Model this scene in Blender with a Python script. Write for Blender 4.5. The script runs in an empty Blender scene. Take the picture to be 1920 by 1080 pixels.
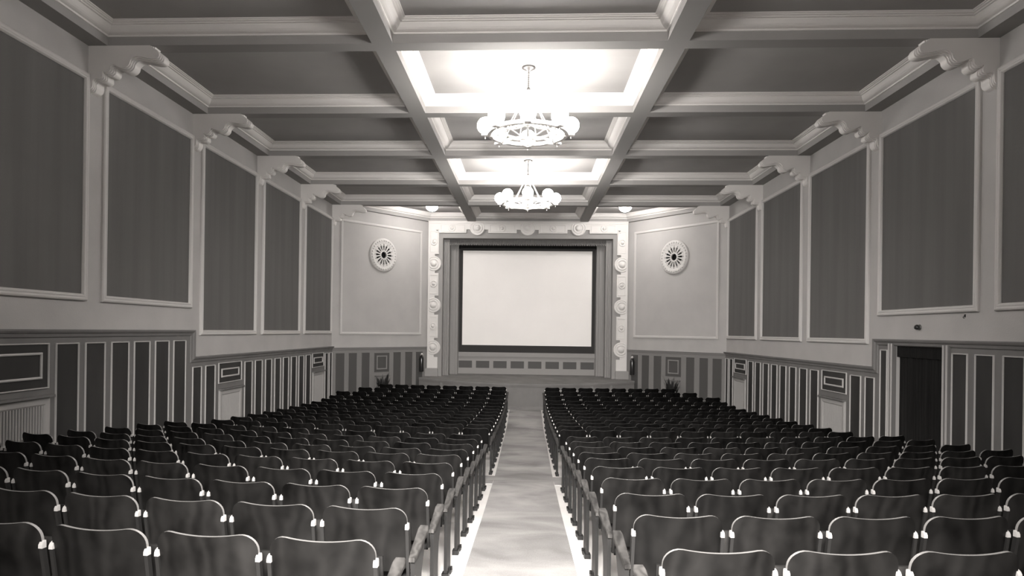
import bpy, bmesh, math, random
from mathutils import Vector, Matrix
random.seed(7)
S = bpy.context.scene
COL = S.collection
PI = math.pi

# ------------------------------------------------------------------ materials
def mat(name, v, rough=.6, spec=.5, metal=0, bump=None, var=None, emit=0, tint=(1.0, .965, .935)):
    m = bpy.data.materials.new(name); m.use_nodes = True
    nt = m.node_tree; b = nt.nodes['Principled BSDF']
    c = [min(1, v*t) for t in tint]
    b.inputs['Base Color'].default_value = (*c, 1)
    b.inputs['Roughness'].default_value = rough
    b.inputs['Metallic'].default_value = metal
    b.inputs['Specular IOR Level'].default_value = spec
    if emit:
        b.inputs['Emission Color'].default_value = (1, .97, .94, 1)
        b.inputs['Emission Strength'].default_value = emit
    if var:                                    # (scale, amount, stretch xyz)
        sc, amt, st = var
        tc = nt.nodes.new('ShaderNodeTexCoord'); mp = nt.nodes.new('ShaderNodeMapping')
        mp.inputs['Scale'].default_value = st
        nz = nt.nodes.new('ShaderNodeTexNoise'); nz.inputs['Scale'].default_value = sc; nz.inputs['Detail'].default_value = 4
        rp = nt.nodes.new('ShaderNodeValToRGB')
        rp.color_ramp.elements[0].position = .3; rp.color_ramp.elements[1].position = .7
        rp.color_ramp.elements[0].color = (*[x*(1-amt) for x in c], 1)
        rp.color_ramp.elements[1].color = (*[min(1, x*(1+amt)) for x in c], 1)
        nt.links.new(tc.outputs['Object'], mp.inputs['Vector']); nt.links.new(mp.outputs[0], nz.inputs['Vector'])
        nt.links.new(nz.outputs['Fac'], rp.inputs['Fac']); nt.links.new(rp.outputs[0], b.inputs['Base Color'])
    if bump:
        sc, st, dist = bump
        tc = nt.nodes.new('ShaderNodeTexCoord')
        nz = nt.nodes.new('ShaderNodeTexNoise'); nz.inputs['Scale'].default_value = sc; nz.inputs['Detail'].default_value = 3
        bp = nt.nodes.new('ShaderNodeBump'); bp.inputs['Strength'].default_value = st; bp.inputs['Distance'].default_value = dist
        nt.links.new(tc.outputs['Object'], nz.inputs['Vector']); nt.links.new(nz.outputs['Fac'], bp.inputs['Height'])
        nt.links.new(bp.outputs[0], b.inputs['Normal'])
    return m

def wood(name, v, rough, grain=1.0, rnd=.35):
    """varnished plywood: long cathedral grain from a distorted wave, shade differs from seat to seat"""
    m = bpy.data.materials.new(name); m.use_nodes = True
    nt = m.node_tree; b = nt.nodes['Principled BSDF']; L = nt.links.new; N = nt.nodes.new
    tc = N('ShaderNodeTexCoord'); oi = N('ShaderNodeObjectInfo')
    add = N('ShaderNodeVectorMath'); add.operation = 'MULTIPLY_ADD'
    cmb = N('ShaderNodeCombineXYZ')
    for i in range(3): L(oi.outputs['Random'], cmb.inputs[i])
    add.inputs[1].default_value = (37, 0, 19)
    L(cmb.outputs[0], add.inputs[0]); L(tc.outputs['Object'], add.inputs[2])
    mp = N('ShaderNodeMapping'); mp.inputs['Scale'].default_value = (1, 1, .55); L(add.outputs[0], mp.inputs['Vector'])
    wv = N('ShaderNodeTexWave'); wv.bands_direction = 'X'; wv.inputs['Scale'].default_value = 2.6*grain
    wv.inputs['Distortion'].default_value = 11; wv.inputs['Detail'].default_value = 2.5; wv.inputs['Detail Scale'].default_value = 1.4
    L(mp.outputs[0], wv.inputs['Vector'])
    nz = N('ShaderNodeTexNoise'); nz.inputs['Scale'].default_value = 5; nz.inputs['Detail'].default_value = 5; L(add.outputs[0], nz.inputs['Vector'])
    mx = N('ShaderNodeMath'); mx.operation = 'MULTIPLY_ADD'; mx.inputs[1].default_value = .22
    L(wv.outputs['Fac'], mx.inputs[0]); L(nz.outputs['Fac'], mx.inputs[2])
    rp = N('ShaderNodeValToRGB'); e = rp.color_ramp.elements
    e[0].position = .3; e[1].position = .95
    e[0].color = (v*.35, v*.33, v*.315, 1); e[1].color = (v*2.6, v*2.47, v*2.36, 1)
    L(mx.outputs[0], rp.inputs['Fac'])
    hs = N('ShaderNodeHueSaturation')
    mr = N('ShaderNodeMapRange'); mr.inputs['To Min'].default_value = 1-rnd; mr.inputs['To Max'].default_value = 1+rnd
    L(oi.outputs['Random'], mr.inputs['Value']); L(mr.outputs[0], hs.inputs['Value']); L(rp.outputs[0], hs.inputs['Color'])
    L(hs.outputs[0], b.inputs['Base Color'])
    rr = N('ShaderNodeMapRange'); rr.inputs['To Min'].default_value = rough*.8; rr.inputs['To Max'].default_value = rough*1.3
    L(nz.outputs['Fac'], rr.inputs['Value']); L(rr.outputs[0], b.inputs['Roughness'])
    b.inputs['Specular IOR Level'].default_value = .09
    return m

PLASTER = mat('plaster', .40, .8, .2, bump=(60, .15, .01), var=(1.6, .05, (1, 1, 1)))
CEIL = mat('ceiling_plaster', .32, .85, .2, bump=(60, .12, .01), var=(1.2, .05, (1, 1, 1)))
SOFFIT_SHADE = mat('soffit_plaster_shaded', .25, .85, .2)  # ceiling plaster toned down, shade of the beam undersides put into the colour
CORN = mat('cornice_plaster', .68, .8, .2)
MOULD = mat('moulding_paint', .50, .6, .3)
FABRIC = mat('wall_cloth', .13, .95, .1, bump=(180, .3, .01), var=(1.1, .12, (.6, 2.6, .12)))
FABRICL = mat('wall_cloth_pale', .40, .95, .1, var=(1.3, .05, (1, 1, 1)))
DADO = mat('dado_paint', .145, .55, .3, var=(3, .08, (1, 1, .2)))
DADOD = mat('dado_dark_panel', .036, .6, .15, var=(2, .25, (1, 1, .3)))
BEAD = mat('dado_bead', .42, .5, .4)
DADO2 = mat('stage_dado_paint', .20, .6, .3)
DADO2D = mat('stage_dado_panel', .075, .6, .3)
DADO2B = mat('stage_dado_bead', .21, .6, .3)
GRILLE = mat('grille_paint', .36, .5, .4)
BLACK = mat('black_void', .004, .9, .1)
PROSC = mat('proscenium_plaster', .66, .75, .25, bump=(40, .2, .01))
PROSCG = mat('proscenium_grey', .30, .75, .2)
REED = mat('reeded_plaster', .29, .7, .2)
RECESS = mat('recess_cloth', .20, .9, .1)
DARKCLOTH = mat('dark_cloth', .012, .95, .1, var=(3, .25, (8, 1, .3)))
VALANCE = mat('valance_cloth', .15, .9, .1)
SCREEN = mat('screen_cloth', .88, .7, .2, var=(.9, .02, (1, 1, 1)))
MASK = mat('black_masking', .045, .9, .1)
STAGEW = mat('stage_boards', .20, .7, .2, var=(2, .15, (1, 1, 1)))
STAGEF = mat('stage_front', .19, .7, .3, var=(1.5, .12, (1, 1, 1)))
FLOOR = mat('pale_linoleum', .78, .45, .4, var=(2, .07, (1, 1, 1)))
CHROME = mat('bright_metal', .5, .3, .6, metal=.5)
IRON = mat('dark_iron', .01, .45, .2)
IRONL = mat('standard_paint', .036, .5, .25)
EDGE = mat('worn_ply_edge', .13, .35, .4)
WOOD = wood('seat_plywood', .0036, .44)
ARMW = wood('armrest_wood', .028, .45, 2.0, .15)
SEATW = wood('seat_underside', .008, .5)
GLOBE = mat('lit_globe', .9, .3, emit=14.5)
BOWL = mat('lit_bowl', .9, .3, emit=28)
PAINTM = mat('white_painted_metal', .75, .4, .5)
BRASS = mat('dull_metal', .12, .35, .5, metal=.6)
EXTB = mat('extinguisher_body', .02, .22, .5)
LEAF = mat('leaf', .02, .5, .3)
POT = mat('pot', .10, .6, .3)

def carpet_material():
    m = mat('carpet', .23, .95, .05, bump=(260, .5, .01)); nt = m.node_tree; b = nt.nodes['Principled BSDF']; N = nt.nodes.new; L = nt.links.new
    tc = N('ShaderNodeTexCoord'); mp = N('ShaderNodeMapping'); mp.inputs['Scale'].default_value = (.55, .75, 1)
    nz = N('ShaderNodeTexNoise'); nz.inputs['Scale'].default_value = 1.6; nz.inputs['Detail'].default_value = 4; nz.inputs['Distortion'].default_value = .6
    fn = N('ShaderNodeTexNoise'); fn.inputs['Scale'].default_value = 90
    L(tc.outputs['Object'], mp.inputs['Vector']); L(mp.outputs[0], nz.inputs['Vector']); L(tc.outputs['Object'], fn.inputs['Vector'])
    ad = N('ShaderNodeMath'); ad.operation = 'MULTIPLY_ADD'; ad.inputs[1].default_value = .25
    L(fn.outputs['Fac'], ad.inputs[0]); L(nz.outputs['Fac'], ad.inputs[2])
    rp = N('ShaderNodeValToRGB'); e = rp.color_ramp.elements; e[0].position = .42; e[1].position = .85
    e[0].color = (.24, .232, .226, 1); e[1].color = (.47, .454, .442, 1)  # pale waves are sheen of the brushed pile, painted into the colour
    L(ad.outputs[0], rp.inputs['Fac']); L(rp.outputs[0], b.inputs['Base Color'])
    return m
CARPET = carpet_material()

# ------------------------------------------------------------------ mesh builder
class MB:
    def __init__(s): s.v = []; s.f = []; s.m = []; s.s = []
    def face(s, pts, mi=0, sm=False):
        i = len(s.v); s.v += [tuple(p) for p in pts]; s.f.append(tuple(range(i, i+len(pts)))); s.m.append(mi); s.s.append(sm)
    def grid(s, rows, mi=0, sm=True, cu=False, cv=False):
        """rows: list of equal-length point lists -> shared-vertex quad grid"""
        i = len(s.v); n = len(rows[0]); k = len(rows)
        for r in rows: s.v += [tuple(p) for p in r]
        for a in range(k if cv else k-1):
            for b in range(n if cu else n-1):
                a2, b2 = (a+1) % k, (b+1) % n
                s.f.append((i+a*n+b, i+a*n+b2, i+a2*n+b2, i+a2*n+b)); s.m.append(mi); s.s.append(sm)
    def box(s, x0, x1, y0, y1, z0, z1, mi=0, fr=None):
        g = fr or (lambda a, b, c: (a, b, c))
        P = [g(x, y, z) for z in (z0, z1) for y in (y0, y1) for x in (x0, x1)]
        i = len(s.v); s.v += [tuple(p) for p in P]
        for q in ((0, 2, 3, 1), (4, 5, 7, 6), (0, 1, 5, 4), (1, 3, 7, 5), (3, 2, 6, 7), (2, 0, 4, 6)):
            s.f.append(tuple(i+k for k in q)); s.m.append(mi); s.s.append(False)
    def prism(s, poly, h0, h1, fr, mi=0, sm=False, mi_side=None):
        """poly in (a,b); fr(a,b,h)"""
        n = len(poly); i = len(s.v)
        s.v += [tuple(fr(a, b, h0)) for a, b in poly] + [tuple(fr(a, b, h1)) for a, b in poly]
        s.f.append(tuple(range(i, i+n))); s.m.append(mi); s.s.append(False)
        s.f.append(tuple(range(i+n, i+2*n))[::-1]); s.m.append(mi); s.s.append(False)
        j = len(s.v)
        s.v += [tuple(fr(a, b, h0)) for a, b in poly] + [tuple(fr(a, b, h1)) for a, b in poly]
        for k in range(n):
            k2 = (k+1) % n
            s.f.append((j+k, j+k2, j+n+k2, j+n+k)); s.m.append(mi if mi_side is None else mi_side); s.s.append(sm)
    def ring(s, poly, prof, fr, mi=0):
        """mitred moulding: poly counter-clockwise (a,b), prof [(inset, h)] ; flat shaded bands"""
        loops = [[fr(a, b, h) for a, b in inset(poly, d)] for d, h in prof]
        n = len(poly)
        for A, B in zip(loops, loops[1:]):
            for k in range(n):
                k2 = (k+1) % n
                s.face([A[k], A[k2], B[k2], B[k]], mi)
    def lathe(s, prof, n, fr, mi=0, sm=True):
        """prof [(r, h)], fr(a, b, h)"""
        s.grid([[fr(r*math.cos(2*PI*k/n), r*math.sin(2*PI*k/n), h) for k in range(n)] for r, h in prof], mi, sm, cu=True)
    def tube(s, pts, r, n=6, mi=0, closed=False):
        pts = [Vector(p) for p in pts]; rows = []; k = len(pts)
        up = Vector((.123, .211, .97)).normalized()
        for i, p in enumerate(pts):
            a = pts[(i-1) % k] if (closed or i > 0) else p; b = pts[(i+1) % k] if (closed or i < k-1) else p
            t = (b-a).normalized(); x = t.cross(up).normalized(); y = x.cross(t)
            rr = r[i] if isinstance(r, (list, tuple)) else r
            rows.append([p+(x*math.cos(2*PI*q/n)+y*math.sin(2*PI*q/n))*rr for q in range(n)])
        s.grid(rows, mi, True, cu=True, cv=closed)
        if not closed: s.face(rows[0][::-1], mi); s.face(rows[-1], mi)
    def mesh(s, name, mats):
        me = bpy.data.meshes.new(name); me.from_pydata(s.v, [], s.f)
        for m in (mats if isinstance(mats, (list, tuple)) else [mats]): me.materials.append(m)
        me.polygons.foreach_set('material_index', s.m); me.polygons.foreach_set('use_smooth', s.s)
        bm = bmesh.new(); bm.from_mesh(me); bmesh.ops.recalc_face_normals(bm, faces=bm.faces); bm.to_mesh(me); bm.free()
        me.update(); return me
    def build(s, name, mats, parent=None):
        return link(name, s.mesh(name, mats), parent)

def link(name, me, parent=None):
    o = bpy.data.objects.new(name, me); COL.objects.link(o)
    if parent is not None: o.parent = parent
    return o
def inset(poly, d):
    n = len(poly); out = []
    for i in range(n):
        p0, p, p1 = Vector(poly[i-1]), Vector(poly[i]), Vector(poly[(i+1) % n])
        e0 = (p-p0).normalized(); e1 = (p1-p).normalized()
        n0 = Vector((-e0.y, e0.x)); n1 = Vector((-e1.y, e1.x))
        k = d/(1+n0.dot(n1)); q = p+(n0+n1)*k
        out.append((q.x, q.y))
    return out
def rect(a0, b0, a1, b1): return [(a0, b0), (a1, b0), (a1, b1), (a0, b1)]
def tag(o, label=None, cat=None, group=None, kind=None):
    if label: o['label'] = label
    if cat: o['category'] = cat
    if group: o['group'] = group
    if kind: o['kind'] = kind
    return o
def thing(name, loc, label, cat, group=None, rz=0):
    o = bpy.data.objects.new(name, None); COL.objects.link(o); o.empty_display_size = .1
    o.location = loc; o.rotation_euler = (0, 0, rz)
    return tag(o, label, cat, group)
def copy_tree(o, parent=None):
    c = o.copy(); COL.objects.link(c); c.parent = parent
    for ch in list(o.children): copy_tree(ch, c)
    return c
def frame(o, U, N):
    """wall coordinates: along u, height v, out n"""
    o, U, N = Vector(o), Vector(U), Vector(N)
    return lambda u, v, n: o+U*u+Vector((0, 0, v))+N*n

# ------------------------------------------------------------------ camera axes
F_, PSI, ROLL, CX, CY = 1250., .05, .0128, 926., 621.
CAM_F = Vector((-math.sin(PSI), math.cos(PSI), 0)); r0 = Vector((math.cos(PSI), math.sin(PSI), 0)); u0 = Vector((0, 0, 1))
CAM_R = r0*math.cos(ROLL)+u0*math.sin(ROLL); CAM_U = u0*math.cos(ROLL)-r0*math.sin(ROLL)
# ------------------------------------------------------------------ the room's measures
W = 6.34; YC = 21.46; CS, SN = math.cos(math.radians(50)), math.sin(math.radians(50))
YP = 24.62; PX = 3.67; ZS = 6.72; ZC = 7.01; YB = -1.8; DOORY = (10.38, 11.73); DOORZ = 2.555
KN = [(-3, 1.40), (2.97, .888), (3.72, .826), (4.51, .755), (5.3, .686), (6.03, .622), (6.84, .55), (7.69, .459), (8.49, .389), (9.24, .328), (10.01, .272), (10.9, .19), (12.07, .07), (12.9, .02), (13.7, -.024), (14.63, -.077),
      (15.5, -.117), (16.3, -.145), (17.4, -.185), (18.15, -.208), (19.15, -.215), (19.82, -.195), (20.5, -.135), (21.25, -.06), (22.0, 0), (40, 0)]
def row_k(y): return .024 if y < 10.4 else .0135 if y > 12 else .024-.0105*(y-10.4)/1.6
def floor_z(y, x=0):
    """dished floor: falls away from the camera, flattens and rises a little to the stage; its contours follow the curved rows"""
    y = y-row_k(y)*(x*x-.4)
    for (a, za), (b_, zb_) in zip(KN, KN[1:]):
        if a <= y <= b_: return za+(zb_-za)*(y-a)/(b_-a)
    return KN[0][1] if y < KN[0][0] else 0
FL = frame((-W, 0, 0), (0, 1, 0), (1, 0, 0)); FR = frame((W, 0, 0), (0, 1, 0), (-1, 0, 0))
FSL = frame((-W, YC, 0), (CS, SN, 0), (SN, -CS, 0)); FSR = frame((W, YC, 0), (-CS, SN, 0), (-SN, -CS, 0))
SLEN = (W-PX)/CS
FP = frame((0, YP, 0), (1, 0, 0), (0, -1, 0))
BEAMS = [9.31+3.01*k for k in range(-4, 5)]     # near faces; 9.31 is the first one in view
BW = .26; LB0, LB1 = 1.915, 2.215; WB = .285

# floor
b = MB(); ny = 100
b.grid([[(x, y, floor_z(y, x)) for x in [-W-.1+(2*W+.2)*i/28 for i in range(29)]] for y in [YB-.1+(27-YB+.1)*j/ny for j in range(ny+1)]], 0, True)
b.face([(-W-.1, YB-.1, -.5), (W+.1, YB-.1, -.5), (W+.1, 27, -.5), (-W-.1, 27, -.5)])
tag(b.build('floor', FLOOR), kind='structure')

# walls
T = .22
def wall(name, F, u0, u1, z0=-.5, z1=ZC, m=PLASTER):
    b = MB(); b.box(u0, u1, z0, z1, -T, 0, 0, F); return tag(b.build(name, m), kind='structure')
wall('wall_left', FL, YB-.2, YC)
b = MB()
b.box(YB-.2, DOORY[0], -.5, ZC, -T, 0, 0, FR); b.box(DOORY[1], YC, -.5, ZC, -T, 0, 0, FR); b.box(DOORY[0], DOORY[1], DOORZ, ZC, -T, 0, 0, FR)
tag(b.build('wall_right', PLASTER), kind='structure')
wall('wall_front_left', FSL, 0, SLEN); wall('wall_front_right', FSR, 0, SLEN)
b = MB(); b.box(-W-.3, W+.3, YB-.4, YB-.2, -.3, ZC+.1); tag(b.build('wall_back', PLASTER), kind='structure')
b = MB(); b.box(-4.4, 4.4, 26.5, 26.7, -.3, ZC+.1); tag(b.build('wall_front', RECESS), kind='structure')

# ceiling: grid of beams with a coved coffer in every bay
b = MB()
CP = [(0, 0), (0, .122), (.016, .122), (.016, .146), (.028, .148), (.05, .152), (.075, .163), (.098, .182), (.115, .205), (.13, .228),
      (.13, .238), (.158, .242), (.158, .256), (.186, .262), (.186, .274), (.206, .278), (.21, .29)]
def coffer(poly):
    F = lambda x, y, h: Vector((x, y, ZS+h))
    b.ring(poly, CP[:2], F, 0); b.ring(poly, CP[1:], F, 1)
    b.face([F(x, y, .29) for x, y in inset(poly, .21)], 0)
edges = [YB-.2]+BEAMS
for k in range(len(BEAMS)+1):
    y0 = YB-.2 if k == 0 else BEAMS[k-1]+BW
    if k < len(BEAMS):
        y1 = BEAMS[k]
        if y1 <= y0+.5: continue
        coffer(rect(-W+WB, y0, -LB1, y1)); coffer(rect(-LB0, y0, LB0, y1)); coffer(rect(LB1, y0, W-WB, y1))
        for x0, x1 in ((-W, -W+WB), (-LB1, -LB0), (LB0, LB1), (W-WB, W)):
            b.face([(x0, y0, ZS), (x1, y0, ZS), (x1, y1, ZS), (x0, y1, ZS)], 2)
    else:
        y1 = YP-.08
        tS = lambda y: -W+.077+((y-(YC-.064))/SN)*CS
        coffer([(tS(y0), y0), (-LB1, y0), (-LB1, y1), (tS(y1), y1)])
        coffer(rect(-LB0, y0, LB0, y1))
        coffer([(LB1, y0), (-tS(y0), y0), (-tS(y1), y1), (LB1, y1)])
        for sx in (-1, 1):
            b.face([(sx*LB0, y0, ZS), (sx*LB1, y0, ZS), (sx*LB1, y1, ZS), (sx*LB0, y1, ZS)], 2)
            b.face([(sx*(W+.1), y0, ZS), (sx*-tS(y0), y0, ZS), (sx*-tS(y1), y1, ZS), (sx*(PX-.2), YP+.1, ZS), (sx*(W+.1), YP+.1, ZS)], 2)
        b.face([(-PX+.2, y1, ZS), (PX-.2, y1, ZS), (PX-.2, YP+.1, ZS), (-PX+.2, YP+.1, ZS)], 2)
for y in BEAMS:
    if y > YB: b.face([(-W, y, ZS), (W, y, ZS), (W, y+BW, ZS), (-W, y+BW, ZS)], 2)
b.box(-W-.3, W+.3, YB-.4, 26.7, ZC+.1, ZC+.3, 0)
tag(b.build('ceiling', [CEIL, CORN, SOFFIT_SHADE]), kind='structure')

# ------------------------------------------------------------------ scrolled wall brackets under the beams
def arc_pts(pts, n=5):
    """Catmull-Rom through the measured outline"""
    out = []
    P = [Vector(p) for p in pts]
    for i in range(len(P)-1):
        a, p, q, c = P[max(i-1, 0)], P[i], P[i+1], P[min(i+2, len(P)-1)]
        for k in range(n):
            t = k/n
            out.append(.5*((2*p)+(q-a)*t+(2*a-5*p+4*q-c)*t*t+(3*p-a-3*q+c)*t**3))
    out.append(P[-1]); return [(v.x, v.y) for v in out]
OUT = [(.955, 0), (.95, -.04), (1.0, -.08), (1.06, -.115), (1.09, -.17), (1.065, -.225), (.98, -.236), (.865, -.215), (.78, -.2), (.72, -.205),
       (.665, -.25), (.645, -.31), (.6, -.352), (.53, -.362), (.46, -.335), (.405, -.312), (.375, -.33), (.37, -.385), (.335, -.418), (.285, -.425),
       (.245, -.408), (.255, -.45), (.25, -.495), (.2, -.52), (.13, -.512), (.09, -.535), (.085, -.6), (.06, -.65), (.0, -.67)]
def offset_out(poly, d):
    pts = [Vector(p) for p in poly]; res = []
    for i, p in enumerate(pts):
        t = (pts[min(i+1, len(pts)-1)]-pts[max(i-1, 0)]).normalized(); n = Vector((-t.y, t.x))
        q = p+n*d; res.append((max(0, q.x), min(0, q.y)))
    return res
def bracket_mesh():
    b = MB(); base = arc_pts(OUT, 4)
    F = lambda x, z, y: (x, y, z)
    h = BW/2
    for d, hw in ((.0, h-.06), (.014, h-.038), (.028, h-.016), (.042, h+.004)):
        o = [(max(0, x-d*1.0*min(1, x/.2)), min(0, z+d)) for x, z in base]
        b.prism([(0, 0)]+o[::-1] if False else o+[(0, 0)], -hw, hw, F, 0, False)
    return b.mesh('bracket', [CORN])
BM = bracket_mesh()
ordn = ['first', 'second', 'third', 'fourth', 'fifth', 'sixth', 'seventh', 'eighth', 'ninth', 'tenth', 'eleventh', 'twelfth', 'thirteenth']
for k in range(5):
    for sx, side in ((-1, 'left'), (1, 'right')):
        o = link('ceiling_bracket', BM)
        o.location = (sx*W, BEAMS[4+k]+BW/2, ZS); o.rotation_euler = (0, 0, 0 if sx < 0 else PI)
        tag(o, 'scrolled plaster bracket on the %s wall under the %s cross beam from the camera' % (side, ordn[k]), 'bracket', 'scrolled wall brackets')

# ------------------------------------------------------------------ framed wall panels
FRP = [(0, 0), (0, .03), (.012, .045), (.03, .05), (.05, .042), (.07, .05), (.085, .045), (.1, .02), (.1, .004)]
def wall_panel(F, u0, v0, u1, v1, label, cloth, prof=FRP):
    c = F((u0+u1)/2, v0, 0)
    t = thing('wall_panel', c, label, 'wall panel', 'framed panels on the upper walls')
    G = lambda a, b_, h: F(a, b_, h)-c
    b = MB(); b.ring(rect(u0, v0, u1, v1), prof, G); b.build('panel_moulding', MOULD, t)
    d = prof[-1][0]; b = MB(); b.box(u0+d-.01, u1-d+.01, v0+d-.01, v1-d+.01, .0, .008, 0, G); b.build('cloth_infill', cloth, t)
for sx, side, F in ((-1, 'left', FL), (1, 'right', FR)):
    names = ['nearest the camera, cut by the photo edge', 'second from the camera', 'middle of the five', 'second from the screen', 'nearest the screen corner']
    for k in range(5):
        y0 = BEAMS[3+k]+BW+.07; y1 = BEAMS[4+k]-.01
        if k == 4: y1 = 21.36
        wall_panel(F, y0, 3.04 if k < 2 else 2.53, y1, 6.31, 'tall dark cloth panel on the %s wall, %s' % (side, names[k]), FABRIC)
for F, side in ((FSL, 'left'), (FSR, 'right')):
    wall_panel(F, .3, 2.51, 3.82, 6.33, 'pale framed panel with round vent on the angled wall %s of screen' % side, FABRICL,
               [(0, 0), (0, .03), (.012, .04), (.05, .045), (.07, .04), (.085, .02), (.085, .004)])

# ------------------------------------------------------------------ wainscot
def dado_panel(b, F, u0, u1, v0, v1, n=.03, mi=(1, 2), wd=.017, h=.022):
    b.ring(rect(u0, v0, u1, v1), [(-.004, n), (0, n+h*.8), (wd*.4, n+h), (wd*.8, n+h*.8), (wd, n+.003)], F, mi[1])
    b.face([F(a, c, n+.003) for a, c in inset(rect(u0, v0, u1, v1), wd)], mi[0])
CAPP = [(-.115, .03), (-.1, .05), (-.06, .055), (-.045, .075), (-.02, .085), (0, .085), (0, 0)]
def sweep(b, F, path, prof, mi):
    """path of (u,v) with the profile offset to the right-hand side of travel (negative = down when travelling +u)"""
    n = len(path); rows = []
    for d, h in prof:
        r = []
        for i in range(n):
            p = Vector(path[i])
            e0 = (p-Vector(path[i-1])).normalized() if i else None
            e1 = (Vector(path[i+1])-p).normalized() if i < n-1 else None
            if e0 is None: e0 = e1
            if e1 is None: e1 = e0
            n0 = Vector((-e0.y, e0.x)); n1 = Vector((-e1.y, e1.x))
            q = p+(n0+n1)*(d/(1+n0.dot(n1))); r.append(F(q.x, q.y, h))
        rows.append(r)
    for A, B in zip(rows, rows[1:]):
        for k in range(n-1): b.face([A[k], A[k+1], B[k+1], B[k]], mi)
STEP = 12.37
FAR = [(12.30, 12.70), (12.86, 13.27), (14.69, 15.10), (15.27, 15.68), (15.88, 16.27), (16.48, 16.87), (17.06, 17.45), (17.65, 18.05), (18.25, 18.66), (18.84, 19.26), (20.66, 20.99), (21.13, 21.40)]
UNITS = [(13.42, 14.52), (19.42, 20.52)]
NEARL = [(8.67, 9.13), (9.27, 9.72), (9.87, 10.32), (10.46, 10.91), (11.07, 11.51), (11.66, 12.09)]
NEARR = [(11.95, 12.18), (9.83, 10.18), (9.29, 9.67), (8.73, 9.12), (8.17, 8.56), (7.6, 8.0)]
def unit(b, F, u0, u1, v0, v1, iv0, iv1, iw=.13):
    dado_panel(b, F, u0, u1, v0, v1)
    b.ring(rect(u0+iw, iv0, u1-iw, iv1), [(-.002, .033), (0, .05), (.014, .056), (.028, .05), (.032, .036)], F, 2)
for sx, F, side, near in ((-1, FL, 'trim_1', NEARL), (1, FR, 'trim_2', NEARR)):
    b = MB()
    if sx < 0:
        b.box(YB, STEP, .0, 2.6, 0, .03, 0, F)
    else:
        b.box(YB, DOORY[0], .0, 2.6, 0, .03, 0, F); b.box(DOORY[1], STEP, .0, 2.6, 0, .03, 0, F)
    b.box(STEP, YC, -.1, 2.09, 0, .03, 0, F)
    sweep(b, F, [(YB, 2.63), (STEP, 2.63), (STEP, 2.12), (YC+.03, 2.12)], CAPP, 0)
    for u0, u1 in near: dado_panel(b, F, u0, u1, floor_z(u0)+.28, 2.44)
    for u0, u1 in FAR: dado_panel(b, F, max(u0, STEP-.02) if sx < 0 else max(u0, STEP), u1, .28, 1.925)
    for u0, u1 in UNITS: unit(b, F, u0, u1, 1.525, 1.95, 1.645, 1.825)
    if sx < 0: unit(b, F, 7.3, 8.54, 1.85, 2.445, 1.98, 2.325)
    else:
        for e0, e1 in ((DOORY[0]-.16, DOORY[0]), (DOORY[1], DOORY[1]+.16)):       # door casing
            b.box(e0, e1, .1, DOORZ+.0, .03, .06, 0, F); m_ = (e0+e1)/2
            b.box(m_-.055, m_-.03, .1, DOORZ, .06, .075, 2, F); b.box(m_+.03, m_+.055, .1, DOORZ, .06, .075, 2, F)
        y = 7.0
        while y > YB+.6: dado_panel(b, F, y-.0, y+.42, floor_z(y)+.28, 2.44); y -= .58
    if sx < 0:
        y = 6.75
        while y > YB+.6: dado_panel(b, F, y, y+.44, floor_z(y)+.28, 2.44); y -= .6
    tag(b.build(side, [DADO, DADOD, BEAD]), kind='structure')
SP = [(.13, .49), (.64, .985), (1.165, 1.51), (2.52, 2.875), (3.06, 3.41), (3.56, 3.9)]
for F, nm in ((FSL, 'trim_3'), (FSR, 'trim_4')):
    b = MB(); b.box(0, SLEN-.02, -.1, 2.05, 0, .03, 0, F)
    sweep(b, F, [(-.03, 2.075), (SLEN-.04, 2.075)], [(-.09, .03), (-.07, .045), (-.03, .05), (-.015, .065), (0, .065), (0, 0)], 0)
    for u0, u1 in SP: dado_panel(b, F, u0, u1, .25, 1.9, wd=.012, h=.012)
    dado_panel(b, F, 1.69, 2.36, 1.2, 1.885, wd=.012, h=.012)
    b.ring(rect(1.8, 1.3, 2.25, 1.78), [(-.002, .033), (0, .045), (.02, .052), (.04, .045), (.044, .036)], F, 2)
    tag(b.build(nm, [DADO2, DADO2D, DADO2B]), kind='structure')

# radiator grilles in the wainscot
def grille(F, u0, u1, v0, v1, n, label, gm=GRILLE):
    c = F((u0+u1)/2, v0, 0); G = lambda a, b_, h: F(a, b_, h)-c
    t = thing('radiator_grille', c, label, 'radiator grille', 'pale radiator grilles in the wainscot')
    fw = .11
    b = MB(); b.ring(rect(u0, v0, u1, v1), [(0, .03), (0, .06), (.02, .07), (fw-.02, .065), (fw, .05), (fw, .033)], G); b.build('grille_frame', gm, t)
    b = MB(); b.face([G(a, c2, .034) for a, c2 in rect(u0+.02, v0+.02, u1-.02, v1-.02)]); b.build('dark_backing', BLACK, t)
    b = MB(); b.box(u0-.02, u1+.02, v1, v1+.03, .03, .12, 0, G); b.build('top_ledge', DADO, t)
    bars = MB(); a0, a1 = u0+fw, u1-fw; st = (a1-a0)/n
    for i in range(n):
        bars.box(a0+st*(i+.26), a0+st*(i+(.66 if n < 24 else .8)), v0+fw, v1-fw, .036, .055, 0, G)
    bars.box(a0, a1, (v0+v1)/2-.015, (v0+v1)/2+.015, .036, .05, 0, G)
    bars.build('bars', gm, t)
for F, side in ((FL, 'left'), (FR, 'right')):
    for (u0, u1), w in zip(UNITS, ('behind the middle rows', 'close to the screen corner')):
        grille(F, u0+.02, u1-.02, .3, 1.385, 26, 'pale slatted radiator grille on the %s wall %s' % (side, w))
grille(FL, 7.3, 8.54, .65, 1.74, 21, 'large pale slatted radiator grille cut by the left photo edge')
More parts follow.
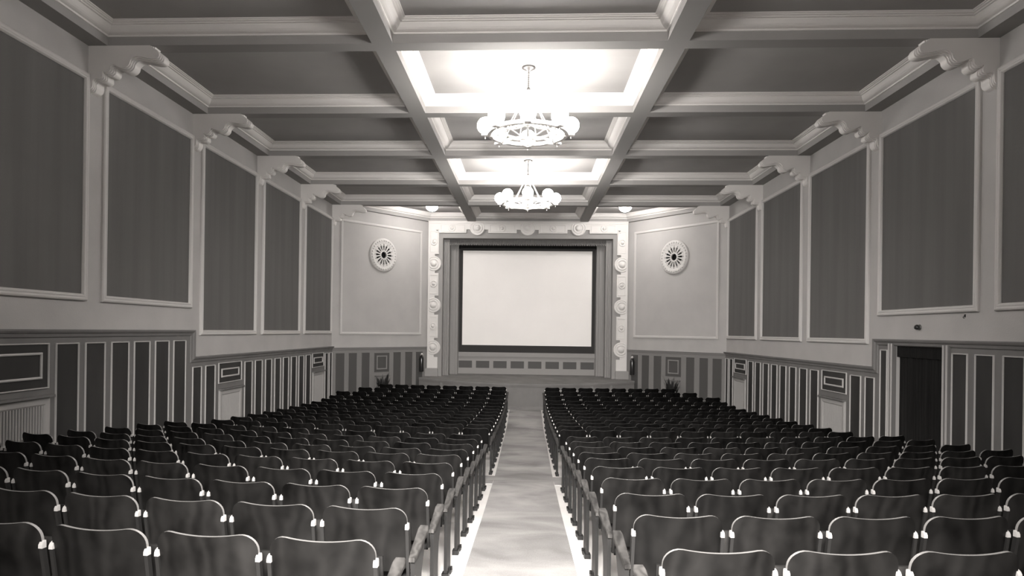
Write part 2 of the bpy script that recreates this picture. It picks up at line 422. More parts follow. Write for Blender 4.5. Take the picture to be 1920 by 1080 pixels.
for F, side in ((FSL, 'left'), (FSR, 'right')):
    grille(F, 1.74, 2.31, .2, 1.06, 8, 'small grille behind the plant on the angled wall %s of screen' % side, DADO2B)

# ------------------------------------------------------------------ round plaster vents
def vent(F, label):
    c = F(2.03, 5.28, .0); R = .585
    t = thing('round_vent', c, label, 'vent', 'round wall vents')
    G = lambda a, b_, h: F(2.03+a, 5.28+b_, h)-c
    b = MB(); b.lathe([(R, .008), (R, .05), (R-.03, .075), (R-.10, .085), (R-.16, .07), (R-.19, .06)], 64, G); b.build('rim', MOULD, t)
    # pierced disc: hub ring, sixteen spokes, outer band with holes
    b = MB(); n = 96
    def band(r0, r1, h0, h1):
        b.grid([[G(r*math.cos(2*PI*k/n), r*math.sin(2*PI*k/n), h) for k in range(n)] for r, h in ((r0, .02), (r0, h0), (r1, h1), (r1, .02))], 0, False, cu=True)
    band(.115, .165, .075, .07)
    for k in range(16):
        a0 = 2*PI*(k+.5)/16
        ca, sa = math.cos(a0), math.sin(a0)
        poly = [(.155, -.012), (.345, -.033), (.345, .033), (.155, .012)]
        b.prism([(x*ca-y*sa, x*sa+y*ca) for x, y in poly], .02, .066, G)
    # outer band split into 16 cells each with a round hole
    r0, r1 = .335, .405
    for k in range(16):
        a = 2*PI*k/16; w = PI/16; rm = .368; rh = .019; m_ = 12
        outer = []; inner = []
        for q in range(m_):
            th = 2*PI*q/m_+PI/4; dx, dy = math.cos(th), math.sin(th)
            s_ = 1/max(abs(dx), abs(dy)); rr = rm+dx*s_*(r1-r0)/2; aa = a+dy*s_*w
            outer.append(G(rr*math.cos(aa), rr*math.sin(aa), .063))
            rr, aa = rm+dx*rh, a+dy*rh/rm; inner.append((rr*math.cos(aa), rr*math.sin(aa)))
        i3 = [G(x, y, .063) for x, y in inner]; i4 = [G(x, y, .02) for x, y in inner]
        b.grid([outer, i3, i4], 0, False, cu=True)
    b.build('pierced_rosette', MOULD, t)
    b = MB(); b.face([G(.42*math.cos(2*PI*k/48), .42*math.sin(2*PI*k/48), .014) for k in range(48)]); b.build('dark_opening', BLACK, t)
    b = MB()
    for k in range(32):
        a = 2*PI*k/32; x, y = .5*math.cos(a), .5*math.sin(a)
        b.lathe([(.034, .074), (.03, .092), (.018, .102), (.001, .104)], 8, lambda p, q, h: G(x+p, y+q, h))
    b.build('beading', MOULD, t)
vent(FSL, 'round pierced plaster vent on the angled wall left of screen')
vent(FSR, 'round pierced plaster vent on the angled wall right of screen')

# ------------------------------------------------------------------ proscenium
ZB = .985                                                     # stage height at the proscenium
def stage_z(y): return .885+(y-22.85)*.056
t = thing('proscenium_arch', (0, YP, ZB), 'ornate white plaster proscenium frame around the cinema screen', 'proscenium')
PO = Vector((0, YP, ZB)); G = lambda a, b_, h: FP(a, b_, h)-PO
JR = [5.16, 3.62, 2.05]; TR = [-1.86, 0, 1.86]; ZT = 6.735
b = MB()
b.box(-PX, -3.42, ZB+.25, ZT, 0, .07, 0, G); b.box(3.42, PX, ZB+.25, ZT, 0, .07, 0, G); b.box(-3.42, 3.42, 6.43, ZT, 0, .07, 0, G)
b.box(-PX, PX, 6.64, 6.70, .07, .10, 0, G); b.box(-PX, PX, 6.70, ZT, .07, .13, 0, G)
nt_ = .355
zs = [6.43]+[v for r in JR for v in (r+nt_, r-nt_)]+[ZB+.25]
for s in (-1, 1):
    for z1, z0 in zip(zs[::2], zs[1::2]):
        b.box(min(s*3.28, s*3.42), max(s*3.28, s*3.42), z0, z1, 0, .07, 0, G)
        if z1-z0 > .5:
            xa, xb = sorted((s*3.31, s*3.6))
            b.ring(rect(xa, z0+.06, xb, z1-.06), [(0, .07), (.004, .085), (.02, .085), (.024, .07)], G, 0)
xs = [-3.28]+[v for r in TR for v in (r-nt_-.05, r+nt_+.05)]+[3.28]
for x0, x1 in zip(xs[::2], xs[1::2]):
    b.box(x0, x1, 6.30, 6.43, 0, .07, 0, G)
    b.ring(rect(x0+.06, 6.335, x1-.06, 6.61), [(0, .07), (.004, .085), (.02, .085), (.024, .07)], G, 0)
b.build('border', PROSC, t)
def rosette(name, x, z, prof, n=32, cx=None, cz=None):
    def P(p, q, h):
        if cx and p*cx > .15: p = .15*cx
        if cz and q > .15: q = .15
        return G(x+p, z+q, h)
    b = MB(); b.lathe(prof, n, P); o = b.build(name, PROSC, t); return o
RO = [(.275, 0), (.275, .075), (.268, .085), (.225, .09), (.22, .075), (.205, .075), (.2, .1), (.15, .105), (.145, .085), (.115, .085), (.105, .12), (.075, .15), (.04, .165), (.001, .17)]
RS = [(.135, .07), (.128, .1), (.1, .105), (.088, .072), (.066, .072), (.06, .105), (.035, .135), (.001, .145)]
for s in (-1, 1):
    for z in JR: rosette('roundel', s*3.46, z, RO, 48, cx=s)
    for z in (5.96, 4.41, 2.84): rosette('rosette', s*3.46, z, RS, 20)
for x in TR: rosette('roundel', x, 6.49, RO, 48, cz=1)
for x in (-2.8, -.94, .94, 2.8): rosette('rosette', x, 6.475, RS, 20)
for s in (-1, 1):
    b = MB(); x0, x1 = sorted((s*3.28, s*3.41)); b.ring(rect(x0, 6.31, x1, 6.44), [(0, .07), (.01, .09), (.03, .09), (.04, .071)], G, 0)
    b.face([G(a, c, .0715) for a, c in inset(rect(x0, 6.31, x1, 6.44), .04)], 1); b.build('corner_square', [PROSC, DADO], t)
    b = MB(); x0, x1 = sorted((s*3.26, s*3.735)); b.box(x0, x1, -.0+ZB, ZB+.27, -.05, .13, 0, G); b.box(x0+.02, x1-.02, ZB+.27, ZB+.3, -.0, .11, 0, G)
    b.build('plinth', PROSCG, t)
# flat grey band just inside the border and its returns
b = MB()
for s in (-1, 1):
    x0, x1 = sorted((s*3.135, s*3.5)); b.box(x0, x1, ZB, 6.6, -.3, 0, 0, G)
b.box(-3.135, 3.135, 6.115, 6.6, -.3, 0, 0, G)
b.build('flat_band', PROSCG, t)
for s in (-1, 1):                                                       # reeded strips stepping back to the screen
    b = MB(); x0, x1 = sorted((s*2.915, s*3.14)); b.box(x0, x1, ZB+.0, 6.1, -.5, -.32, 0, G)
    for q in range(3):
        xx = x0+.05+q*.065; b.grid([[G(xx+.027*math.cos(a), z, -.32+.03*math.sin(a)) for a in [PI*i/8 for i in range(9)]] for z in (ZB+.02, 6.05)], 0, True)
    b.build('reeded_strip', REED, t)
    b = MB(); x0, x1 = sorted((s*2.62, s*2.93)); b.box(x0, x1, ZB+.02, 6.3, -.90, -.75, 0, G)
    for q in range(3):
        w_ = (.05, .025, .02)[q]; xx = (.20, .1, .035)[q]; c = x0+xx if s > 0 else x1-xx
        c = (s*2.62)+s*(.245, .12, .05)[q]
        b.box(c-w_, c+w_, ZB+.03, 6.25, -.75, -.72+.01*q, 0, G)
    b.build('inner_jamb', REED, t)
b = MB(); b.box(-2.93, 2.93, 6.02, 6.5, -.90, -.75, 0, G); b.build('inner_lintel', DADO, t)

# pelmet with a bobble fringe across the top of the opening
t = thing('curtain_pelmet', (0, YP+.34, 5.9), 'dark fringed cloth pelmet along the top of the screen opening', 'pelmet')
b = MB(); b.grid([[(-3.1+6.2*i/240, .012*math.sin(i*1.9), z) for i in range(241)] for z in (.04, .13, .24)], 0, True); b.build('pelmet_cloth', VALANCE, t)
b = MB()
for i in range(96):
    x = -3.08+6.16*i/95; b.lathe([(.001, .045), (.016, .03), (.02, .012), (.014, -.004), (.001, -.012)], 6, lambda p, q, h: (x+p, -.01+q, h))
b.build('bobble_fringe', REED, t)

# screen
YS = 25.6; SK = (YS)/YP
t = thing('cinema_screen', (0, YS, 2.16), 'large blank white projection screen with black masking', 'screen')
FS = lambda a, b_, h: Vector((a, -h, b_-2.16))
sx0, sx1, sz0, sz1 = -2.475, 2.475, 2.14, 5.77
b = MB(); b.box(sx0, sx1, sz0, sz1, 0, .01, 0, FS); b.build('screen_sheet', SCREEN, t)
b = MB(); b.box(sx0-.11, sx0, sz0-.27, sz1+.09, -.01, .05, 0, FS); b.box(sx1, sx1+.11, sz0-.27, sz1+.09, -.01, .05, 0, FS)
b.box(sx0, sx1, sz0-.27, sz0, -.01, .05, 0, FS); b.box(sx0, sx1, sz1, sz1+.09, -.01, .05, 0, FS); b.build('black_masking', MASK, t)
b = MB(); b.box(-2.62, 2.62, sz1+.09, 6.2, -.01, .06, 0, FS); b.build('top_curtain', DARKCLOTH, t)
# panelled dado below the screen
zb = stage_z(YS)
t = thing('screen_dado', (0, YS-.06, zb), 'low grey panelled plinth with eight dark rectangles under the screen', 'panelled base')
FD = lambda a, b_, h: Vector((a, -h, b_-zb))
b = MB(); b.box(-2.61, 2.61, zb, 1.70, -.04, .05, 0, FD); b.box(-2.61, 2.61, zb, zb+.04, .05, .07, 0, FD); b.build('plinth_body', PROSCG, t)
b = MB(); b.box(-2.61, 2.61, 1.70, 1.76, -.04, .1, 0, FD); b.box(-2.61, 2.61, 1.76, 1.80, -.04, .06, 0, FD); b.box(-2.61, 2.61, 1.80, 1.87, -.04, .03, 0, FD); b.build('ledge', REED, t)
for k in range(8):
    xc = -2.325+k*.664; b = MB(); b.box(xc-.255, xc+.255, 1.27, 1.54, .05, .056, 0, FD); b.build('dark_panel', DADO2D, t)

# stage apron with a bowed front
arc = []
for i in range(33):
    x = -3.9+7.8*i/32; arc.append((x, 22.85+1.35*(abs(x)/3.9)**2.0))
t = thing('stage_apron', (0, 22.9, 0), 'low grey stage with a bowed front below the screen', 'stage')
b = MB(); o0 = Vector((0, 22.9, 0))
top = [Vector((x, y, stage_z(y)))-o0 for x, y in arc]+[Vector((3.6, 24.7, stage_z(24.7)))-o0, Vector((3.6, 26.4, stage_z(26.4)))-o0, Vector((-3.6, 26.4, stage_z(26.4)))-o0, Vector((-3.6, 24.7, stage_z(24.7)))-o0]
b.face(top, 0); b.build('stage_floor', STAGEW, t)
b = MB(); F = lambda i, z, d: Vector((arc[i][0], arc[i][1]-d, z))-o0
b.grid([[F(i, z if z >= 0 else stage_z(arc[i][1])+z, d) for i in range(33)] for z, d in ((0, 0), (-.1, 0))], 0, True)
b.build('stage_front', STAGEF, t)
b = MB(); b.grid([[F(i, (stage_z(arc[i][1])+z), d) for i in range(33)] for z, d in ((-.1, .0), (-.1, .035), (-.03, .05), (0, .04), (0.002, 0))], 0, False); b.build('nosing', STAGEF, t)
b = MB(); b.grid([[F(i, z, d) for i in range(33)] for z, d in ((-.02, .05), (.1, .05), (.13, .02), (.13, 0))], 0, False); b.build('skirting', STAGEW, t)
b = MB()
for x in (-3.0, -2.3, -1.6, -.9, -.28, .28, .9, 1.6, 2.3, 3.0):
    y = 22.85+1.35*(abs(x)/3.9)**2
    b.box(x-.05, x+.05, y-.02, y+.02, .13, stage_z(y)-.1, 0, lambda p, q, h: Vector((p, q, h))-o0)
b.build('pilaster_strip', STAGEF, t)

# ------------------------------------------------------------------ chandeliers
def chandelier(y, label):
    t = thing('chandelier', (0, y, ZC), label, 'chandelier', 'globe chandeliers')
    b = MB(); I = lambda p, q, h: (p, q, h)
    b.lathe([(.001, 0), (.11, 0), (.115, -.02), (.09, -.035), (.05, -.05), (.02, -.075), (.001, -.08)], 24, I); b.build('ceiling_rose', BRASS, t)
    b = MB(); b.tube([(0, 0, -.07), (0, 0, -.36)], .009, 8)
    for k in range(8):
        z = -.1-.034*k; b.lathe([(.009, z+.012), (.02, z), (.009, z-.012)], 8, I)
    b.build('stem', BRASS, t)
    b = MB(); b.lathe([(.001, -.33), (.022, -.335), (.03, -.36), (.02, -.385), (.001, -.39)], 12, I); b.build('hanger_ring', BRASS, t)
    for k in range(8):
        a = PI/8+k*PI/4; b = MB(); b.tube([(0.015*math.cos(a), .015*math.sin(a), -.37), (.375*math.cos(a), .375*math.sin(a), -1.06)], .0075, 6); b.build('suspension_rod', PAINTM, t)
    zr = -1.09
    circ = lambda r, z, n=48: [(r*math.cos(2*PI*i/n), r*math.sin(2*PI*i/n), z) for i in range(n)]
    b = MB(); b.tube(circ(.375, zr+.02), .02, 8, closed=True); b.build('inner_ring', PAINTM, t)
    b = MB()
    b.grid([[(r*math.cos(2*PI*i/64), r*math.sin(2*PI*i/64), zr+h) for i in range(64)] for r, h in ((.60, -.03), (.66, -.03), (.665, .03), (.60, .03))], 0, False, cu=True, cv=True)
    b.build('outer_ring', PAINTM, t)
    b = MB(); b.lathe([(.001, zr-.19), (.012, zr-.18), (.02, zr-.165), (.012, zr-.15), (.03, zr-.13), (.075, zr-.09), (.09, zr-.04), (.07, zr+.01), (.03, zr+.05), (.001, zr+.06)], 20, I); b.build('centre_boss', PAINTM, t)
    for k in range(8):
        a = k*PI/4; ca, sa = math.cos(a), math.sin(a); R = lambda r, s, z: (r*ca-s*sa, r*sa+s*ca, z)
        b = MB(); b.tube([R(.07, 0, zr-.05), R(.2, 0, zr-.06), (R(.375, 0, zr-.01)), R(.55, 0, zr-.03), R(.66, 0, zr-.0), R(.72, 0, zr+.0)], [.016, .014, .013, .013, .014, .015], 7)
        # leaf scroll on either side of the arm
        for s in (-1, 1):
            b.tube([R(.62, .0, zr+.02), R(.56, s*.09, zr+.05), R(.47, s*.15, zr+.045), R(.4, s*.13, zr+.03), R(.385, s*.07, zr+.02)], [.012, .011, .01, .008, .006], 6)
        b.box(.66, .76, -.05, .05, zr-.035, zr+.0, 0, R)
        b.build('arm', PAINTM, t)
        b = MB(); gx, gy = .70*ca, .70*sa; J = lambda p, q, h: (gx+p, gy+q, h)
        b.lathe([(.001, zr+.0), (.05, zr+.005), (.06, zr+.03), (.05, zr+.05), (.045, zr+.05)], 16, J); b.build('fitter', BRASS, t)
        b = MB(); r = .135; zc = -.955
        b.lathe([(max(.001, r*math.sin(PI*i/16)), zc+r*math.cos(PI*i/16)) for i in range(17)], 28, J); b.build('glass_globe', GLOBE, t)
        b = MB(); b.tube([R(.70, 0, zr-.03), R(.70, 0, zr-.06)], .004, 6); b.lathe([(.001, zr-.055), (.014, zr-.07), (.001, zr-.088)], 8, J); b.build('drop_bead', PAINTM, t)
    b = MB()
    for k in range(8):                                              # shallow swags joining the arms
        a0, a1 = k*PI/4, (k+1)*PI/4; pts = []
        for i in range(9):
            f = i/8; a = a0+(a1-a0)*f; r = .62-.17*math.sin(PI*f); pts.append((r*math.cos(a), r*math.sin(a), zr-.045))
        b.tube(pts, .01, 6)
    b.build('swag_band', PAINTM, t)
    return t
chandelier(BEAMS[4]+BW+1.36, 'eight-globe ring chandelier hanging nearest the camera')
chandelier(BEAMS[6]+BW+1.3, 'smaller-looking eight-globe ring chandelier nearer the screen')
chandelier(BEAMS[2]+BW+1.36, 'eight-globe ring chandelier over the rear seats, above the photo edge')

for s, side in ((-1, 'left'), (1, 'right')):
    t = thing('ceiling_bowl_light', (s*3.27, 22.62, ZC), 'glowing white bowl light on the ceiling %s of the screen' % side, 'ceiling light', 'bowl lights before the stage')
    b = MB(); I = lambda p, q, h: (p, q, h)
    b.lathe([(.001, 0), (.09, 0), (.1, -.03), (.08, -.05)], 20, I); b.build('ceiling_plate', BRASS, t)
    b = MB(); b.lathe([(.08, -.045), (.16, -.06), (.205, -.1), (.2, -.15), (.165, -.2), (.11, -.24), (.05, -.26), (.001, -.265)], 28, I); b.build('glass_bowl', BOWL, t)

# ------------------------------------------------------------------ doorway curtain, fittings, extinguishers, plants
b = MB(); F = FR
b.box(DOORY[0]-.05, DOORY[1]+.05, -.1, DOORZ+.1, -.75, -.6, 0, F)
b.box(DOORY[0]-.06, DOORY[0], -.1, DOORZ, -.6, -T, 0, F); b.box(DOORY[1], DOORY[1]+.06, -.1, DOORZ, -.6, -T, 0, F); b.box(DOORY[0]-.06, DOORY[1]+.06, DOORZ, DOORZ+.06, -.6, -T, 0, F)
tag(b.build('door_1', BLACK), kind='structure')
cz = floor_z(11.05)
t = thing('door_curtain', (W+.06, 11.05, cz), 'dark pleated curtain filling the doorway in the right wall', 'curtain')
b = MB(); n = 130
b.grid([[(.03*math.sin(i*.78)+.012*math.sin(i*.31), -.68+1.36*i/n, z) for i in range(n+1)] for z in (.03, .9, 1.7, 2.34-cz)], 0, True); b.build('curtain_cloth', DARKCLOTH, t)
b = MB(); b.grid([[(-.05+.01*math.sin(i*1.3), -.7+1.4*i/n, z) for i in range(n+1)] for z in (2.33-cz, 2.56-cz)], 0, True); b.build('curtain_heading', DARKCLOTH, t)

t = thing('wall_bell', (W, 11.06, 2.83), 'small round dark fitting on the right wall above the curtained doorway', 'wall fitting')
b = MB(); I2 = lambda p, q, h: (-h, p, q)
b.lathe([(.045, 0), (.048, .012), (.03, .02)], 20, I2); b.build('wall_plate', BRASS, t)
b = MB(); b.lathe([(.03, .015), (.042, .03), (.044, .05), (.03, .075), (.012, .085), (.001, .087)], 20, I2); b.build('dome', EXTB, t)
t = thing('wall_hook', (W, 9.95, 2.99), 'tiny dark hook on the right wall under the panel moulding', 'hook')
b = MB(); b.tube([(0, 0, 0), (-.02, 0, -.006), (-.03, 0, -.022), (-.02, 0, -.036), (-.008, 0, -.032)], .005, 6); b.box(-.008, 0, -.012, .012, -.02, .02); b.build('hook_iron', IRON, t)

for F, side in ((FSL, 'left'), (FSR, 'right')):
    c = F(3.77, 1.17, .12)
    t = thing('fire_extinguisher', c, 'dark cylinder fire extinguisher on the wall %s of the proscenium' % side, 'fire extinguisher', 'wall fire extinguishers')
    b = MB(); b.lathe([(.001, 0), (.08, 0), (.085, .02), (.085, .46), (.075, .52), (.05, .57), (.035, .59)], 24, I); b.build('cylinder_body', EXTB, t)
    b = MB(); b.lathe([(.035, .585), (.055, .59), (.058, .63), (.04, .66), (.015, .68), (.001, .685)], 16, I); b.build('bright_cap', CHROME, t)
    d = F(3.77, 1.17, .035)-c
    b = MB(); b.box(-.05, .05, .0, .02, .42, .46, 0, lambda p, q, h: (d.x*.95+p*CS*(1 if side == 'left' else -1), d.y*.95+p*SN, h)); b.tube([(d.x, d.y, .44), (0, 0, .44)], .012, 6); b.build('wall_strap', IRON, t)
    b = MB(); v = Vector((0, -1, 0)); pts = [Vector((0, 0, .62))+v*q for q in (.05,)]+[Vector((.03, -.09, .58)), Vector((.05, -.1, .45)), Vector((.03, -.095, .3))]
    b.tube(pts, .012, 7); b.build('hose', IRON, t)
    # plant
    c = F(1.88, 0, .3); z0 = floor_z(c.y)
    t = thing('potted_plant', (c.x, c.y, z0), 'dark leafy potted plant by the small grille %s of the stage' % side, 'plant', 'potted plants beside the stage')
    b = MB(); b.lathe([(.001, 0), (.12, 0), (.17, .32), (.185, .33), (.185, .37), (.165, .37), (.15, .33), (.001, .33)], 20, I); b.build('pot', POT, t)
    b = MB(); rr = random.Random(3 if side == 'left' else 5)
    for k in range(80):
        a = rr.uniform(0, 2*PI); L_ = rr.uniform(.3, .62); up = rr.uniform(1.15, 2.1); rows = []
        for i in range(6):
            f = i/5; r_ = .03+L_*.42*f; z = .33+L_*up*f-.28*f*f; wdt = .035*math.sin(PI*min(1, f*.9+.1))
            rows.append([(r_*math.cos(a)-s*wdt*math.sin(a), r_*math.sin(a)+s*wdt*math.cos(a), z+.01*abs(s)) for s in (-1, 0, 1)])
        b.grid(rows, 0, True)
    b.build('foliage', LEAF, t)

# ------------------------------------------------------------------ carpet
b = MB()
def half(y):
    P = [(-3, .46), (6, .47), (11, .5), (12, .515), (17, .56), (22.8, .53)]
    for (a, p), (c, q) in zip(P, P[1:]):
        if a <= y <= c: return p+(q-p)*(y-a)/(c-a)
    return .53
ys = [-1.5+24.28*i/90 for i in range(91)]
b.grid([[(x, y, floor_z(y, x)+h) for x, h in ((-half(y), .0), (-half(y), .012), (-half(y)/3, .012), (half(y)/3, .012), (half(y), .012), (half(y), 0))] for y in ys], 0, False)
for s in (-1, 1):
    xs = [s*(.505+5.4*i/20) for i in range(21)]
    Y = lambda x, y: y+.019*max(0, x*x-.4)
    b.grid([[(x, Y(x, y), floor_z(Y(x, y), x)+h) for y, h in ((10.8, 0), (10.8, .011), (11.1, .011), (11.4, .011), (11.65, .011), (11.88, .011), (11.88, 0))] for x in xs], 0, False)
tag(b.build('aisle_carpet', CARPET), 'grey carpet runner down the centre aisle with a cross arm between seat rows', 'carpet')

# ------------------------------------------------------------------ seats
H = .845; SW = .49; PITCH = .545
def back_y(x, z): return (H-z)*.17+.032*(x/(SW/2))**2-.016
def backrest(nx=26, nz=8):
    b = MB(); hw = SW/2; r = .075; z0 = .47
    xs = [-hw*math.cos(PI*i/nx) for i in range(nx+1)]
    def top(x):
        a = abs(x); e = a-(hw-r)
        z = H-.012*(1-min(1, (a/(hw-r))**2))
        return z if e <= 0 else H-r+math.sqrt(max(0, r*r-e*e))
    def bot(x):
        a = abs(x); e = a-(hw-.05)
        return z0 if e <= 0 else z0+.05-math.sqrt(max(0, .0025-e*e))
    th = .008
    G = lambda s: [[(x, back_y(x, zz)+s*th, zz) for x in xs for zz in [bot(x)+(top(x)-bot(x))*j/nz]] for j in range(nz+1)]
    A, B = G(-1), G(1)
    b.grid(A, 0, True); b.grid([r_[::-1] for r_ in B], 0, True)
    b.grid([A[-1], B[-1]], 1, True); b.grid([A[0], B[0]], 0, True)
    b.grid([[r_[0] for r_ in A], [r_[0] for r_ in B]], 1, True); b.grid([[r_[-1] for r_ in A], [r_[-1] for r_ in B]], 1, True)
    return b
def seat():
    b = MB(); hw = .215; xs = [-hw+2*hw*i/10 for i in range(11)]
    def G(s):
        out = []
        for j in range(7):
            f = j/6; out.append([(x*(1-.06*f*f), .215+.10*f+.02*math.sin(PI*f)+s*.009, 0.36+.31*f) for x in xs])
        return out
    A, B = G(-1), G(1)
    b.grid(A, 0, True); b.grid(B, 0, True); b.grid([A[-1], B[-1]], 0, False); b.grid([A[0], B[0]], 0, False)
    b.grid([[r_[0] for r_ in A], [r_[0] for r_ in B]], 0, False); b.grid([[r_[-1] for r_ in A], [r_[-1] for r_ in B]], 0, False)
    return b
def strap(s):
    b = MB(); x = s*.246
    zz = [.722, .62, .52, .42]
    rows = []
    for z in zz:
        y = back_y(SW/2, z)-.01
        rows.append([(x-.009, y-.012, z), (x+.009, y-.012, z), (x+.009, y+.014, z), (x-.009, y+.014, z)])
    b.grid(rows, 0, False, cu=True); b.face(rows[-1]); b.face(rows[0])
    b.tube([(x, back_y(SW/2, .44), .44), (s*.26, .2, .40)], .014, 6)
    return b
def tip(s):
    b = MB(); x = s*.246
    y0 = back_y(SW/2, .72)-.01; P = lambda dx, dy, z: (x+dx, y0+dy, z)
    rows = [[P(-.0105, -.014, .720), P(.0105, -.014, .720), P(.0105, .012, .720), P(-.0105, .012, .720)],
            [P(-.0105, -.0135, .736), P(.0105, -.0135, .736), P(.0105, .012, .736), P(-.0105, .012, .736)],
            [P(-.0098, -.007, .748), P(.0098, -.007, .748), P(.0098, .012, .748), P(-.0098, .012, .748)],
            [P(-.008, .004, .755), P(.008, .004, .755), P(.008, .012, .755), P(-.008, .012, .755)]]
    b.grid(rows, 0, False, cu=True); b.face(rows[-1]); b.face(rows[0]); return b
def standard(x):
    """cast end panel: upright rear edge, waisted front, feet bolted to the floor"""
    b = MB(); F = lambda y, z, d: (x+d, y, z)
    body = [(.065, -.014), (.10, -.018), (.115, .05), (.17, .05), (.20, -.03), (.265, -.035), (.245, .1), (.235, .25), (.26, .40), (.33, .50), (.36, .597), (.065, .53)]
    b.prism(body, -.0125, .0125, F, 0, False, 1)
    b.box(x-.028, x+.028, .045, .12, -.016, .03, 1); b.box(x-.026, x+.026, .195, .275, -.035, .01, 1)
    for q in (-1, 1): b.tube([(x+q*.024, .235, .0), (x+q*.024, .235, .03)], .01, 6, 1)
    return b
def armrest(x):
    b = MB(); rows = []; n = 10
    for i in range(n+1):
        f = i/n; y = .03+.36*f; w = (.021+.013*f)*(1 if 0 < i < n else .78); z = .545+.082*f
        rows.append([(x-w, y, z-.012), (x-w, y, z+.007), (x-w*.85, y, z+.013), (x+w*.85, y, z+.013), (x+w, y, z+.007), (x+w, y, z-.012)])
    b.grid(rows, 0, False, cu=True); b.face(rows[0]); b.face(rows[-1]); return b
M_BACK = backrest().mesh('backrest', [WOOD, EDGE]); M_SEAT = seat().mesh('seat', [SEATW, EDGE])
M_STRAP = {s: strap(s).mesh('bracket', [IRON]) for s in (-1, 1)}; M_TIP = {s: tip(s).mesh('bright_tip', [CHROME]) for s in (-1, 1)}
M_STD = {s: standard(s*PITCH/2).mesh('standard', [IRONL, IRON]) for s in (-1, 1)}; M_ARM = {s: armrest(s*PITCH/2).mesh('armrest', [ARMW]) for s in (-1, 1)}
def merged(parts):
    mats = []; v = []; f = []; mi = []; sm = []
    for me in parts:
        o = len(v); v += [tuple(x.co) for x in me.vertices]
        idx = []
        for m in me.materials:
            if m not in mats: mats.append(m)
            idx.append(mats.index(m))
        for p in me.polygons: f.append(tuple(o+k for k in p.vertices)); mi.append(idx[p.material_index]); sm.append(p.use_smooth)
    b = MB(); b.v, b.f, b.m, b.s = v, f, mi, sm
    return b, mats
FARB = backrest(12, 3).mesh('backrest_far', [WOOD, EDGE])
M_FAR = {}
for s in (-1, 1):
    bb, mm = merged([FARB, M_SEAT, M_STRAP[-1], M_STRAP[1], M_TIP[-1], M_TIP[1], M_STD[s], M_ARM[s]]); M_FAR[s] = (bb, mm, bb.mesh('far_seat', mm))
proto = {}
def make_seat(s, end):
    t = thing('cinema_chair', (0, 0, 0), 'x', 'cinema chair')
    link('backrest', M_BACK, t); link('tip_up_seat', M_SEAT, t)
    for q in (-1, 1):
        k = link('bracket', M_STRAP[q], t); link('bright_tip', M_TIP[q], k)
    link('standard', M_STD[s], t); link('armrest', M_ARM[s], t)
    if end: link('standard', M_STD[-s], t); link('armrest', M_ARM[-s], t)
    return t
ROWS = [2.94+.783*k for k in range(10)]+[12.04, 12.88, 13.7, 14.55, 15.4, 16.25, 17.15, 18.0, 18.9, 19.7, 20.45, 21.2, 21.95]
GRP = 'dark plywood seats in curved rows'
stuff = MB(); smats = None
cands = []
for ri, y0 in enumerate(ROWS):
    for s in (-1, 1):
        for c in range(10):
            xa = .88+PITCH*c; k = .024 if ri < 10 else .0135
            y = y0+k*(xa*xa-.77); x = s*xa
            if y > YC-.2 and xa+.36 > W-(y+.25-YC)/SN*CS: continue
            z = floor_z(y+.05, x)+.012
            v = Vector((x-s*.24-.03, y, z+.75-2.68)); d = v.dot(CAM_F)      # does the photograph's frame catch any of it
            px = 926+1250*v.dot(CAM_R)/d; py = 621-1250*(v.dot(CAM_U)+.09)/d
            if px < -2 or px > 1922 or py > 1085: continue
            cands.append((d, ri, s, c, x, y, z, math.atan(2*k*x)))
cands.sort(key=lambda q: (q[1] >= 17, q[1] >= 10, q[0]))
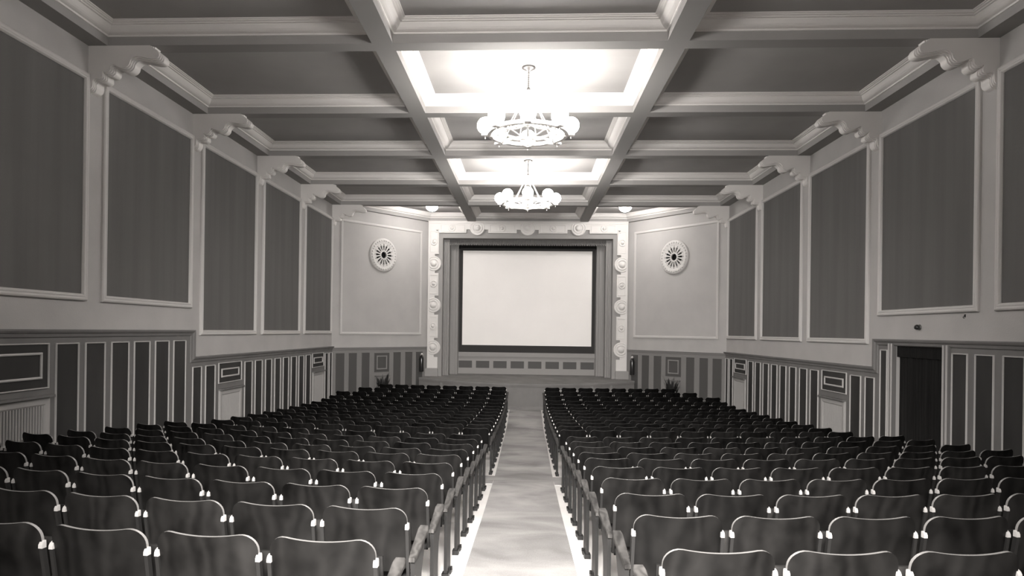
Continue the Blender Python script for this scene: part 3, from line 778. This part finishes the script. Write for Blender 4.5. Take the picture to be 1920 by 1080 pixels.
for n_, (d, ri, s, c, x, y, z, rz) in enumerate(cands):
    side = 'left' if s < 0 else 'right'; st = -s                  # each seat carries the standard on its aisle side
    if n_ < 300:
        if ri < 10:
            key = (st, c == 9)
            if key not in proto: proto[key] = make_seat(*key); o = proto[key]
            else: o = copy_tree(proto[key])
            lab = 'dark plywood seat, %s row from the camera, %s seat %s of the aisle carpet' % (ordn[ri], ordn[c], side)
        else:
            o = link('cinema_chair', M_FAR[st][2])
            lab = 'dark seat, %s row beyond the cross carpet, %s seat %s of the aisle' % (ordn[ri-10], ordn[c], side)
        tag(o, lab, 'cinema chair', GRP); o.location = (x, y, z); o.rotation_euler = (0, 0, rz)
    else:
        bb, mm, _ = M_FAR[st]; smats = mm; i = len(stuff.v); ca, sa = math.cos(rz), math.sin(rz)
        stuff.v += [(x+p[0]*ca-p[1]*sa, y+p[0]*sa+p[1]*ca, z+p[2]) for p in bb.v]
        stuff.f += [tuple(i+q for q in f) for f in bb.f]; stuff.m += bb.m; stuff.s += bb.s
print('SEATS', len(cands), sum(1 for q in cands if q[1] < 10))
o = stuff.build('distant_seats', smats)
tag(o, 'mass of dark seats filling the front rows before the stage', 'seats', None, 'stuff')

# lamp over the back of the hall, behind and above the camera
ld = bpy.data.lights.new('rear_hall_lamp', 'SPOT'); ld.energy = 2600; ld.shadow_soft_size = .4; ld.color = (1, .97, .94)
ld.spot_size = math.radians(76); ld.spot_blend = 1.0
lo = bpy.data.objects.new('rear_hall_lamp', ld); lo.location = (0, -.6, 3.8); COL.objects.link(lo)
lo.rotation_euler = (Vector((0, 8.5, .6))-Vector((0, -.6, 3.8))).to_track_quat('-Z', 'Y').to_euler()
# ------------------------------------------------------------------ world, camera, view
w = bpy.data.worlds.new('world'); S.world = w; w.use_nodes = True
w.node_tree.nodes['Background'].inputs[0].default_value = (0, 0, 0, 1)
cd = bpy.data.cameras.new('camera'); cam = bpy.data.objects.new('camera', cd); COL.objects.link(cam)
cam.matrix_world = Matrix(((CAM_R.x, CAM_U.x, -CAM_F.x, .03), (CAM_R.y, CAM_U.y, -CAM_F.y, 0), (CAM_R.z, CAM_U.z, -CAM_F.z, 2.68), (0, 0, 0, 1)))
cd.sensor_width = 36; cd.lens = F_/1920*36; cd.shift_x = (960-CX)/1920; cd.shift_y = (CY-540)/1920
cd.clip_start = .05
S.camera = cam
S.view_settings.view_transform = 'Standard'; S.view_settings.look = 'None'; S.view_settings.gamma = 1; S.view_settings.use_curve_mapping = False
S.view_settings.exposure = 2.27
S.cycles.max_bounces = 8; S.cycles.diffuse_bounces = 5
